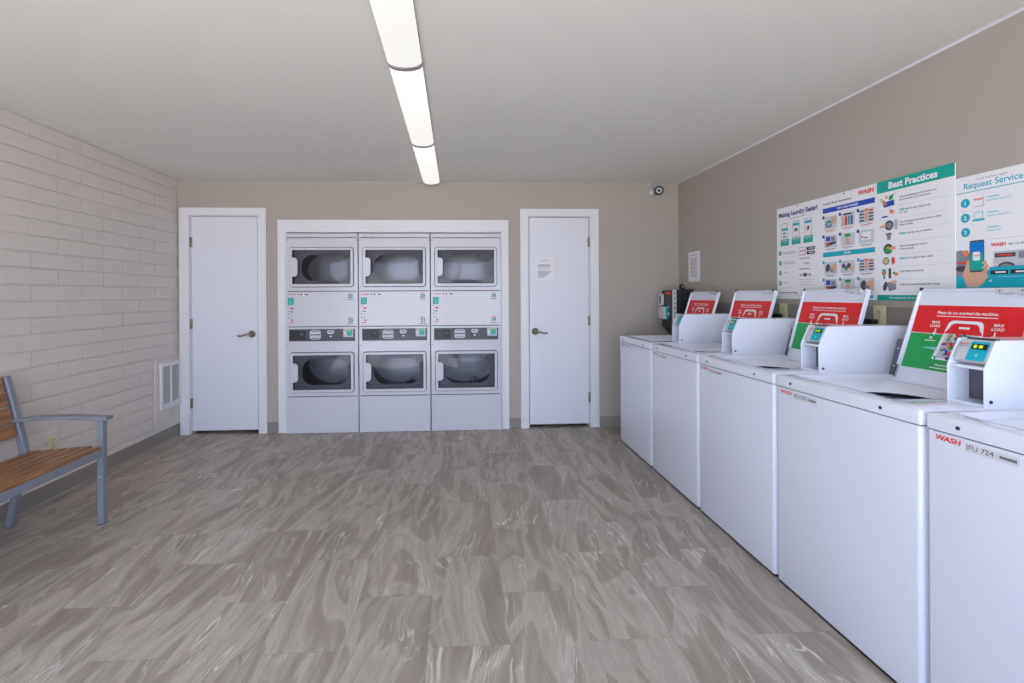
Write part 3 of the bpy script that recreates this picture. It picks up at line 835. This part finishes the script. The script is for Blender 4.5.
# 1: Making Laundry Easier!
t, c = panel('poster', 3.146, 1.851, .391, .603, 'white poster headed Making Laundry Easier, leftmost of the four large wall posters', 'poster', group='laundry posters on the right wall')
w, h = c.w, c.h
c.text('Making Laundry Easier!', .022, .062, .040, navy, 1, bold=.04, width=.345)
c.rect(w*.32, w*.70, .078, .084, inkl, 1)
for i, u in enumerate((.20, .47, .74)):
    cx = u*w
    c.rr(cx-.030, cx+.030, .105, .210, .006, inkg, 1); c.rr(cx-.027, cx+.027, .108, .208, .005, white, 2); c.rect(cx-.027, cx+.027, .118+(.02 if i == 0 else 0), .134+(.02 if i == 0 else 0), cyan, 3)
    if i == 0: c.rect(cx-.015, cx+.010, .165, .180, inkg, 3); c.rect(cx-.02, cx+.018, .190, .200, teal, 3)
    if i == 1: c.rr(cx-.016, cx+.016, .150, .172, .003, inkg, 3); c.rect(cx-.012, cx+.012, .155, .160, ink, 4); c.poly([(cx-.012, .198), (cx+.012, .195), (cx, .206)], teal, 3)
    if i == 2: c.ell(cx-.002, .168, .016, .014, skin, 3, rot=-.5); c.ell(cx+.004, .160, .008, .012, drumd, 4, rot=-.5)
    c.rr(cx-.040, cx+.040, .212, .254, .004, teal, 1); c.rect(cx-.03, cx+.03, .219, .222, white, 2); c.rect(cx-.025, cx+.025, .230, .233, cyanl, 2)
for i, v in enumerate((.300, .366, .432, .500)):
    c.ell(.034, v, .0145, .0165, teal, 1); c.rect(.032, .036, v-.006, v+.006, white, 2)
    lines(c, .060, .185 if i < 2 else .125, v-.004, 2 if i < 2 else 1, .010, inkg, .003)
    c.rect(.05, .37, v+.030, v+.031, inkl, 1)
c.rr(.208, .268, .278, .328, .004, inkg, 1); c.rr(.211, .265, .281, .325, .003, white, 2); c.text('WASH', .218, .306, .016, redt, 3, bold=.03)
for v in (.284, .310): c.rr(.276, .345, v-.003, v+.017, .003, ink, 1); c.rect(.292, .336, v+.003, v+.010, inkl, 2)
c.rect(.21, .30, .346, .351, inkg, 1); c.rect(.25, .30, .376, .386, inkl, 1); c.rect(.21, .30, .412, .418, inkg, 1)
c.ell(.262, .452, .022, .012, inkg, 1); c.ell(.262, .452, .012, .007, ink, 2); c.rect(.215, .232, .446, .458, inkg, 1); c.rect(.29, .312, .446, .458, inkg, 1)
lines(c, .21, .345, .480, 3, .016, inkl, .003)
c.rect(.03, .14, .560, .566, inkg, 1); c.rect(.15, .19, .560, .566, navy, 1); lines(c, .03, .34, .575, 1, .01, inkl)
c.g.build('print', t)
for nm, pn in ((1, 1),):
    g = G(); g.cyl((-.004, 0, h-.010), (-1,0,0), .005, .003, midgrey, 10); g.build('pin', t)

# 2: Laundry Room Instructions
t, c = panel('poster', 2.755, 1.850, .389, .603, 'white poster with blue band and twelve small pictures, headed Laundry Room Instructions', 'poster', group='laundry posters on the right wall')
c.text('Laundry Room Instructions', .020, .050, .018, ink, 1, bold=.02, width=.205); c.text('WASH', .268, .038, .030, redt, 1, bold=.05, shear=.2, width=.10)
c.rect(.018, .372, .070, .098, blue, 1); c.text('TOP LOAD WASHER', w*.5, .090, .016, white, 2, align='c', bold=.03)
kinds = [['drum', 'bottles', 'strips'], ['card', 'finger', 'coins'], ['lint', 'mixed', 'strips'], ['card', 'finger', 'lint']]
vs = [(.120, .195), (.232, .302), (.385, .455), (.486, .558)]
for r_, (a, b) in enumerate(vs):
    for q in range(3):
        u0 = .028+.122*q; thumb_img(c, u0, u0+.095, a, b, kinds[r_][q])
        c.ell(u0-.004, a+.002, .009, .010, navy if r_ < 2 else cyan, 5)
        c.rect(u0+.01, u0+.085, b+.006, b+.010, inkg if r_ % 3 else redt, 1); c.rect(u0+.02, u0+.07, b+.014, b+.017, inkl, 1)
c.rect(.018, .372, .328, .355, cyan, 1); c.text('DRYER', w*.5, .347, .016, white, 2, align='c', bold=.03)
c.rr(.31, .36, .578, .594, .003, cyan, 1); c.rect(.05, .25, .582, .586, inkl, 1)
c.g.build('print', t)
g = G(); g.cyl((-.004, .02, .593), (-1,0,0), .005, .003, midgrey, 10); g.build('pin', t)

# 3: Best Practices
t, c = panel('poster', 2.366, 1.849, .386, .603, 'white poster with teal top band reading Best Practices', 'poster', off=.004, group='laundry posters on the right wall')
w = c.w
c.rect(0, w, 0, .058, teal, 1); c.text('Best Practices', w*.49, .044, .045, white, 2, align='c', bold=.035, width=.245)
rows = ['Check all clothing for loose items and|dry for laundry care instructions', 'Use a quarter cup of liquid soap|or 1 pod', 'Pour detergent into washer drum or door|before clothes', 'Do not add any soap to machines',
        'Check washing door to be in|closed properly', 'Do not use foreign or fabric softer', 'Load clothes to the drum', 'Clean lint screen before and after drying']
for i, v in enumerate((.105, .168, .228, .284, .345, .405, .468, .532)):
    a = rows[i].split('|')
    for j, s_ in enumerate(a): c.text(s_, .125, v-.004+.014*j, .0118, ink, 1, bold=.015)
    if i in (1, 3, 5): c.rect(.124, .150, v-.013, v-.003, cyanl, 2)
    c.rect(.12, w-.02, v+.031, v+.032, inkl, 1)
    cx = .060
    if i == 0:
        c.poly([(.022, v-.020), (.050, v+.004), (.095, v-.002), (.098, v+.026), (.04, v+.030)], blue, 1); c.poly([(.070, v-.024), (.098, v-.030), (.086, v-.004), (.066, v-.004)], green, 2); c.ell(.030, v-.004, .006, .018, yellow, 2, rot=-.5); c.ell(.055, v-.020, .010, .008, skin, 3)
        c.rr(.04, .055, v+.006, v+.02, .002, orange, 3)
    if i == 1: c.ell(.085, v-.004, .015, .010, skin, 1); c.ell(.080, v-.012, .007, .006, redt, 2); c.rect(.028, .060, v+.010, v+.018, blue, 1)
    if i == 2: c.ell(.068, v, .024, .025, drumd, 1); c.ell(.070, v, .014, .015, inkg, 2); c.poly([(.015, v-.002), (.05, v-.010), (.052, v+.006), (.02, v+.01)], skin, 3); c.rect(.095, .115, v-.024, v+.024, inkl, 1)
    if i == 3: c.poly([(.052, v-.016), (.080, v-.016), (.076, v+.016), (.058, v+.016)], inkg, 1); c.rect(.050, .082, v-.018, v-.012, drumd, 2)
    if i == 4: c.ell(.062, v, .026, .026, drumd, 1); c.ell(.062, v+.002, .017, .017, green, 2); c.ell(.066, v-.006, .008, .008, orange, 3); c.poly([(.07, v-.004), (.10, v-.012), (.108, v+.002), (.08, v+.012)], skin, 4)
    if i == 5: c.ell(.050, v, .018, .020, green, 1); c.ell(.050, v, .012, .014, skin, 2); c.poly([(.085, v-.020), (.098, v-.012), (.10, v+.010), (.085, v+.022), (.080, v)], redt, 1)
    if i == 6: c.ell(.038, v-.006, .013, .018, teal, 1); c.ell(.038, v-.002, .008, .010, orange, 2); c.rect(.036, .044, v+.012, v+.028, blue, 2); c.rect(.064, .078, v-.025, v+.024, drumd, 1); c.rect(.088, .100, v-.006, v+.004, green, 1); c.rect(.098, .115, v-.002, v+.012, orange, 1)
    if i == 7: c.ell(.045, v, .012, .024, drumd, 1, rot=.3); c.poly([(.055, v-.018), (.102, v-.024), (.106, v+.016), (.066, v+.026)], inkg, 1); c.poly([(.075, v-.026), (.108, v-.03), (.108, v-.014), (.08, v-.01)], skin, 2)
c.rect(0, w, .576, .603, teal, 1); c.text('Visit washlaundry.com for more tips', w*.42, .594, .013, white, 2, align='c', bold=.02); c.rect(w*.70, w*.85, .558, .561, cyanl, 1)
c.g.build('print', t)

# 4: Request Service
t, c = panel('poster', 1.979, 1.776, .279, .475, 'small white and cyan poster headed Request Service, cut by the right edge', 'poster', group='laundry posters on the right wall', vs=1.05)
w, h = c.w, c.h
c.text('Need machine repair?', w*.5, .024, .013, inkg, 1, align='c'); c.text('Request Service', w*.5, .052, .034, cyan, 1, align='c', bold=.012, width=.215); c.rect(0, w, .064, .067, cyan, 1)
c.g.build('heading', t); c = Canvas((-.0043, w/2, h*1.05), (0,-1,0), (0,0,-1.05), (-1,0,0))
for i, v in enumerate((.108, .168, .226)):
    c.ell(.038, v, .0185, .0185, cyan, 1); c.text(str(i+1), .038, v+.008, .022, white, 2, align='c', bold=.03)
    c.rect(.122, .165, v-.012, v-.008, cyanl, 1); c.text(('laundryservice.com', 'submit online form', 'Call to chat')[i], .122, v+.006, .011, cyan, 1)
c.rr(.068, .110, .088, .130, .005, inkl, 1); c.rr(.066, .107, .086, .127, .005, white, 2); c.text('WASH', .071, .104, .012, redt, 3, bold=.03)
c.rect(.072, .107, .150, .176, cyanl, 1); c.rect(.075, .104, .153, .174, white, 2); c.rect(.066, .112, .178, .186, cyan, 1)
c.rect(.13, .27, .262, .2635, inkl, 1); c.text('WASH', .135, .292, .018, redt, 1, bold=.04); c.text('ABC 123 456', .196, .291, .0105, ink, 1, bold=.01)
c.rr(.145, .265, .312, .375, .004, lgrey, 1); c.rect(.150, .222, .320, .336, drumd, 2); c.rect(.160, .21, .325, .331, redt, 3); c.rect(.232, .256, .318, .344, inkg, 2); c.ell(.19, .372, .03, .018, drumd, 2); c.ell(.19, .374, .022, .013, inkg, 3)
c.rect(.130, w, .371, .392, cyan, 4); c.poly([(0, .405), (.10, .40), (.14, .370), (w, .370), (w, h), (0, h)], cyan, 3)
c.poly([(0, .300), (.02, .296), (.06, .315), (.06, .40), (0, .405)], inkg, 2); c.rect(.002, .05, .345, .352, redt, 3); c.ell(.02, .372, .022, .012, drumd, 3); c.ell(.04, .31, .012, .012, orange, 3)
c.poly([(.045, .46-.012), (.028, .40), (.045, .345), (.070, .325), (.075, .37), (.112, .375), (.118, .352), (.128, .365), (.120, .395), (.128, .405), (.105, .437), (.085, .448)], skin, 5)
c.rr(.056, .112, .262, .388, .006, drumd, 6); c.rr(.059, .109, .268, .382, .004, cyan, 7); c.rect(.059, .109, .268, .325, azure, 8); c.rect(.059, .109, .315, .382, teal, 9); c.rr(.070, .098, .308, .342, .005, white, 10); c.text('WASH', .073, .326, .0085, redt, 11, bold=.03)
for v in (.352, .37, .388): c.ell(.114, v, .010, .006, skin, 11, rot=-.3)
for u in (.135, .205): c.rr(u, u+.062, .384, .400, .003, ink, 5); c.rect(u+.018, u+.055, .389, .395, white, 6)
c.rect(.16, .26, .408, .411, cyanl, 5); c.poly([(.128, .425), (.140, .418), (.136, .428)], white, 5)
c.g.build('print', t)

# notices
t, c = panel('paper_notice', 4.394, 1.669, .208, .274, 'sheet of white paper with grey typed lines on right wall near the corner', 'paper', th=.0015, m=paperw)
c.rect(.05, .16, .028, .034, inkg, 1)
for i in range(19): c.rect(.035, .17-.03*random.random(), .055+i*.0095, .0585+i*.0095, inkg if i % 4 else inkl, 1)
c.g.build('print', t)
t = empty('paper_notice', (.851, D+.004, 1.42)); tag(t, 'white typed notice taped to the door beside the dryers', 'paper')
g = G(); g.box(-.088, .088, -.0015, 0, 0, .225, paperw); g.build('sheet', t)
c = Canvas((-.088, -.0018, .225), (1,0,0), (0,0,-1), (0,-1,0))
c.text('NOTICE', .088, .040, .022, inkg, 1, align='c')
for i, (a, b) in enumerate(((.02, .14), (.02, .145), (.02, .145), (.02, .13), (.02, .15), (.02, .145), (.02, .13), (.02, .12), (.02, .10), (.02, .08))):
    v = (.070, .080, .090, .112, .134, .145, .156, .167, .178, .190)[i]; c.rect(a, b, v, v+.005, inkg, 1)
c.g.build('print', t)

# ================================================================== SMALL WALL FITTINGS
def outlet(loc, rz, label, group='ivory wall outlets'):
    t = empty('wall_outlet', loc, rz); tag(t, label, 'outlet', group)       # local: faces -x
    g = G(); g.prism(rrect(-.035, .035, -.0575, .0575, .006), 'x', -.006, 0, ivory); g.build('cover_plate', t, bevel=.002)
    for z in (-.022, .022):
        g = G(); g.prism(rrect(-.017, .017, z-.014, z+.014, .011), 'x', -.009, -.005, ivory)
        for y in (-.007, .007): g.box(-.0098, -.0088, y-.0016, y+.0016, z-.003, z+.008, ivoryd)
        g.cyl((-.0088, 0, z-.008), (-1,0,0), .0028, .001, ivoryd, 8); g.build('receptacle', t)
    g = G(); g.cyl((-.006, 0, 0), (-1,0,0), .003, .0015, midgrey, 8); g.build('screw', t)
    return t
outlet((R-.012, 3.067, 1.163), 0, 'ivory wall outlet behind the washers, below the leftmost poster')
outlet((R-.012, 2.347, 1.163), 0, 'ivory wall outlet behind the washers, below the teal Best Practices poster')
outlet((L, 3.195, .352), PI, 'ivory wall outlet low on the cream block wall behind the bench')
def cord(y, label):
    t = empty('power_cord', (R-.018, y, 1.135)); tag(t, label, 'power cord', 'black power cords behind the washers')
    g = G(); g.prism(rrect(-.024, .050, -.012, .014, .010), 'x', -.040, -.004, black); g.build('plug', t, bevel=.004)
    g = G(); g.tube([(-.016, .05, .002), (-.012, .07, .006), (-.008, .09, -.010), (-.004, .10, -.05), (-.003, .10, -.12)], .005, black); g.build('cable', t)
cord(3.09, 'black plug and cord in the wall outlet under the leftmost poster')
cord(2.37, 'black plug and cord in the wall outlet under the Best Practices poster')

# vent on the left wall
t = empty('wall_vent', (L+.014, 4.432, .302)); tag(t, 'white framed two-bay air vent low on the cream block wall beside the door', 'vent')
g = G()
a0, a1, z1 = -.152, .148, .398
N_ = 2
for y0_, y1_, zz0, zz1 in ((a0, a1, 0, .040), (a0, a1, z1-.030, z1), (a0, a0+.034, .04, z1-.03), (a1-.016, a1, .04, z1-.03), (-.004, .008, .04, z1-.03)):
    g.box(0, .016, y0_, y1_, zz0, zz1, trimw)
g.build('frame', t, bevel=.002)
for b0, b1 in ((a0+.034, -.004), (.008, a1-.016)):
    g = G(); g.box(.001, .003, b0, b1, .04, z1-.03, filterm)
    for i in range(24):
        z = .046+i*.0135; g.prism([(.003, z), (.009, z-.003), (.0095, z-.001), (.004, z+.004)], 'y', b0, b1, filterm)
    g.build('louvre', t)
g = G()
pts = [(L+.0152, 4.47+.05*math.cos(a)*(1+.2*math.sin(2*a)), .250+.034*math.sin(a+.5)) for a in [i*2*PI/20 for i in range(17)]]
g.tube(pts, .0022, filterm, 6); g.tube([(L+.0152, 4.43, .255), (L+.0152, 4.46, .262), (L+.0152, 4.50, .232)], .002, filterm, 6)
tag(g.build('wall_scribble'), 'small grey looping pen scribble on the wall just under the vent', 'marking')

# security camera
t = empty('security_camera', (1.930, D, 2.272)); tag(t, 'small white bullet camera with black ring on back wall under the ceiling', 'camera')
g = G(); g.lathe((-.02, 0, 0), (0,-1,0), [(.034, 0), (.034, .010), (.026, .018), (.012, .022)], lgrey); g.build('mount', t)
g = G(); g.tube([(-.02, -.015, 0), (-.018, -.04, -.004), (-.006, -.055, .004)], .010, lgrey); g.build('arm', t)
dr = Vector((-.30, -1, -.22)).normalized()
c0 = Vector((.018, -.050, .012))
g = G(); g.lathe(c0, dr, [(.030, -.02), (.036, -.01), (.036, .075), (.038, .078), (.038, .090), (.034, .092)], lgrey); g.build('housing', t)
g = G(); g.lathe(c0+dr*.090, dr, [(.041, -.006), (.042, .003), (.030, .005)], black); g.build('black_ring', t)
g = G(); g.lathe(c0+dr*.0955, dr, [(.028, -.001), (.026, .001)], lgrey); g.lathe(c0+dr*.097, dr, [(.014, -.001), (.012, .003), (.004, .004)], black); g.build('lens', t)
g = G(); g.tube([(-.02, -.012, .01), (-.03, -.012, .04), (-.045, -.010, .07), (-.055, -.006, .108)], .0035, trimw, 8); g.build('cable', t)

# black card machine in the corner
t = empty('card_machine', (2.075, 4.40, .93)); tag(t, 'black card machine with teal reader in the room corner behind the farthest washer', 'card machine')
g = G(); g.box(-.080, .083, -.13, .09, .055, .395, blackm); cb = g.build('cabinet', t, bevel=.004)
g = G(); g.box(-.116, -.080, -.133, .09, .045, .393, lgrey)
cd = g.build('door', t, bevel=.003)
c = Canvas((-.116, -.1335, .393), (1,0,0), (0,0,-1), (0,-1,0))
for i in range(7): c.rect(.010, .026, .025+i*.045, .040+i*.045, (inkg, inkg, inkg, redt, inkg, redt, ink)[i], 1)
c.g.build('door_marks', cd)
g = G(); g.box(-.124, -.116, -.125, .080, .04, .388, black)
fc = g.build('front_fascia', t, bevel=.003)
g = G(); g.box(-.1265, -.124, -.115, .0, .345, .375, redt); g.build('red_sign', fc)
g = G(); g.box(-.128, -.124, -.11, -.02, .20, .335, drumd); g.box(-.130, -.128, -.09, -.04, .225, .235, lgrey); g.box(-.130, -.128, -.09, -.04, .16, .185, lgrey); g.build('screen', fc)
g = G(); g.ring(rrect(.035, .105, .245, .355, .015), rrect(.050, .090, .262, .338, .010), 'x', -.150, -.124, lgrey); g.box(-.146, -.126, .048, .092, .26, .34, drumd); g.build('coin_return', fc, bevel=.002)
g = G(); g.box(-.165, -.124, -.045, .075, .120, .235, lgrey); rd = g.build('card_reader', t, bevel=.005)
g = G(); g.prism([(-.15, .232), (-.120, .228), (-.120, .124), (-.138, .122)], 'y', -.060, -.045, teal); g.build('teal_face', rd)
g = G(); g.prism([(-.11, .045), (.0, .045), (.0, -.03), (-.06, -.03), (-.10, .01)], 'y', -.10, .06, black); g.build('lower_bracket', t, bevel=.003)
g = G(); g.prism([(-.030, .395), (.012, .395), (.006, .432), (-.004, .442), (-.018, .442), (-.026, .430)], 'y', -.10, -.07, blackm); g.cyl((-.009, -.101, .42), (0,-1,0), .007, .003, lgrey, 10); g.build('lock_hasp', t, bevel=.002)
g = G(); g.box(-.05, .070, -.05, .05, -.93, .055, blackm); g.build('stand_post', t, bevel=.004)

# ================================================================== BENCH
BY1, BY0 = 2.842, 1.60
t = empty('bench', (-2.26, (BY0+BY1)/2, 0)); tag(t, 'wooden slatted bench with grey metal frame and armrest against the cream block wall', 'bench')
ox, oy = 2.26, -(BY0+BY1)/2
hy = (BY1-BY0)/2
def bx(x): return x+ox
for s in (1, -1):
    yo = (hy-.045, hy) if s == 1 else (-hy, -hy+.045)
    ya = yo[0]+.012 if s == 1 else yo[0]; yb = ya+.033
    g = G(); g.box(bx(-2.030), bx(-1.996), ya, yb, .004, .595, benchm); g.cyl((bx(-2.013), ya, .27), (0,-1,0), .0045, .003, lgrey, 10)
    g.box(bx(-2.029), bx(-1.997), ya+.001, yb-.001, 0, .004, black)
    g.build('front_leg', t, bevel=.003)
    g = G(); g.bar([(bx(-2.512), .002), (bx(-2.432), .42), (bx(-2.450), .50), (bx(-2.535), .842)], 0, .036, benchm, yo[0]+.010, yo[1]); g.build('rear_leg', t, bevel=.004)
    g = G(); g.bar([(bx(-2.495), .594), (bx(-2.42), .602), (bx(-2.33), .608), (bx(-2.25), .610), (bx(-2.15), .609), (bx(-2.05), .604), (bx(-1.964), .600)], 0, .020, benchm, yo[0]-.006, yo[1]+.006); g.build('armrest', t, bevel=.004)
    g = G(); g.prism([(bx(-2.43), .360), (bx(-2.03), .388), (bx(-2.03), .427), (bx(-2.43), .398)], 'y', yo[0], yo[1]-.004, benchm); g.build('side_rail', t, bevel=.003)
g = G(); g.box(bx(-2.034), bx(-1.996), -hy+.045, hy-.045, .385, .424, benchm); g.box(bx(-2.012), bx(-1.998), -hy+.045, hy-.045, .42, .428, benchm); g.build('front_rail', t, bevel=.003)
g = G(); g.box(bx(-2.45), bx(-2.41), -hy+.045, hy-.045, .358, .393, benchm); g.build('rear_rail', t, bevel=.003)
n = 6; sw_ = .0665
for i in range(n):
    x0 = -2.408+i*(sw_+.003)
    ed = hy-.004 if i < n-1 else hy-.048
    xa, xb = x0, (x0+sw_-.010 if i < n-1 else -1.998)
    za, zb = .446+.072*(xa+2.0), .446+.072*(xb+2.0)
    g = G(); g.prism([(bx(xa), za-.018), (bx(xb), zb-.018), (bx(xb), zb), (bx(xa), za)], 'y', -ed if i == n-1 else -hy+.004, ed, woodm); g.build('seat_slat', t, bevel=.004)
for i in range(4):
    z0 = .508+i*.086
    # slats follow the lean of the back
    xa = -2.452-(z0-.50)*.2485+.004; xb = -2.452-(z0+.076-.50)*.2485+.004
    g = G(); q = [(bx(xa)-.012, z0), (bx(xb)-.012, z0+.076), (bx(xb)+.006, z0+.080), (bx(xa)+.006, z0+.004)]
    g.prism(q, 'y', -hy+.047, hy-.047, woodm); g.build('back_slat', t, bevel=.004)

# ================================================================== OUTSIDE, LIGHT, CAMERA
wd = bpy.data.worlds.new('World'); S.world = wd; wd.use_nodes = True
nt = wd.node_tree; bg = nt.nodes['Background']
tc = nt.nodes.new('ShaderNodeTexCoord'); sx = nt.nodes.new('ShaderNodeSeparateXYZ'); cr = nt.nodes.new('ShaderNodeValToRGB')
nt.links.new(tc.outputs['Generated'], sx.inputs[0])
mr = nt.nodes.new('ShaderNodeMapRange'); mr.inputs[1].default_value = -1; mr.inputs[2].default_value = 1
nt.links.new(sx.outputs[2], mr.inputs[0]); nt.links.new(mr.outputs[0], cr.inputs[0])
e = cr.color_ramp.elements                       # bright lower half added to lift the ceiling, hazy blue sky above
e[0].position = .0; e[0].color = (.93, .93, .93, 1); e[1].position = 1; e[1].color = (.42, .60, .98, 1)
for p_, c_ in ((.485, (.95, .96, 1.0, 1)), (.505, (.72, .82, 1.0, 1)), (.65, (.58, .72, 1.0, 1))):
    q_ = e.new(p_); q_.color = c_
nt.links.new(cr.outputs[0], bg.inputs[0]); bg.inputs[1].default_value = 7.2

pl = bpy.data.lights.new('daylight_opening', 'AREA'); pl.shape = 'RECTANGLE'; pl.size = 4.4; pl.size_y = 2.25
pl.cycles.is_portal = True
po = bpy.data.objects.new('daylight_opening', pl); COL.objects.link(po); po.location = (-.2, YF-.06, 1.1); po.rotation_euler = (PI/2, 0, PI)

f_px, cx, cy, yaw, pitch, roll = 480.3058, 480.3119, 295.4166, .0493, -.0011, -.0056
Fw = Vector((math.sin(yaw)*math.cos(pitch), math.cos(yaw)*math.cos(pitch), math.sin(pitch)))
Rt = Vector((math.cos(yaw), -math.sin(yaw), 0)); Up = Rt.cross(Fw)
R2 = Rt*math.cos(roll)+Up*math.sin(roll); U2 = Up*math.cos(roll)-Rt*math.sin(roll)
cam = bpy.data.cameras.new('camera'); co = bpy.data.objects.new('camera', cam); COL.objects.link(co)
co.matrix_world = Matrix(((R2.x, U2.x, -Fw.x, 0), (R2.y, U2.y, -Fw.y, 0), (R2.z, U2.z, -Fw.z, 1.285), (0, 0, 0, 1)))
cam.sensor_width = 36; cam.sensor_fit = 'HORIZONTAL'; cam.lens = f_px/1024*36
cam.shift_x = (512-cx)/1024; cam.shift_y = (cy-341.5)/1024
cam.clip_start = .02
S.camera = co
S.view_settings.view_transform = 'Standard'; S.view_settings.look = 'None'; S.view_settings.gamma = 1
S.view_settings.use_curve_mapping = False
S.view_settings.exposure = 0.0
S.cycles.max_bounces = 10; S.cycles.diffuse_bounces = 6; S.cycles.glossy_bounces = 4; S.cycles.transparent_max_bounces = 8
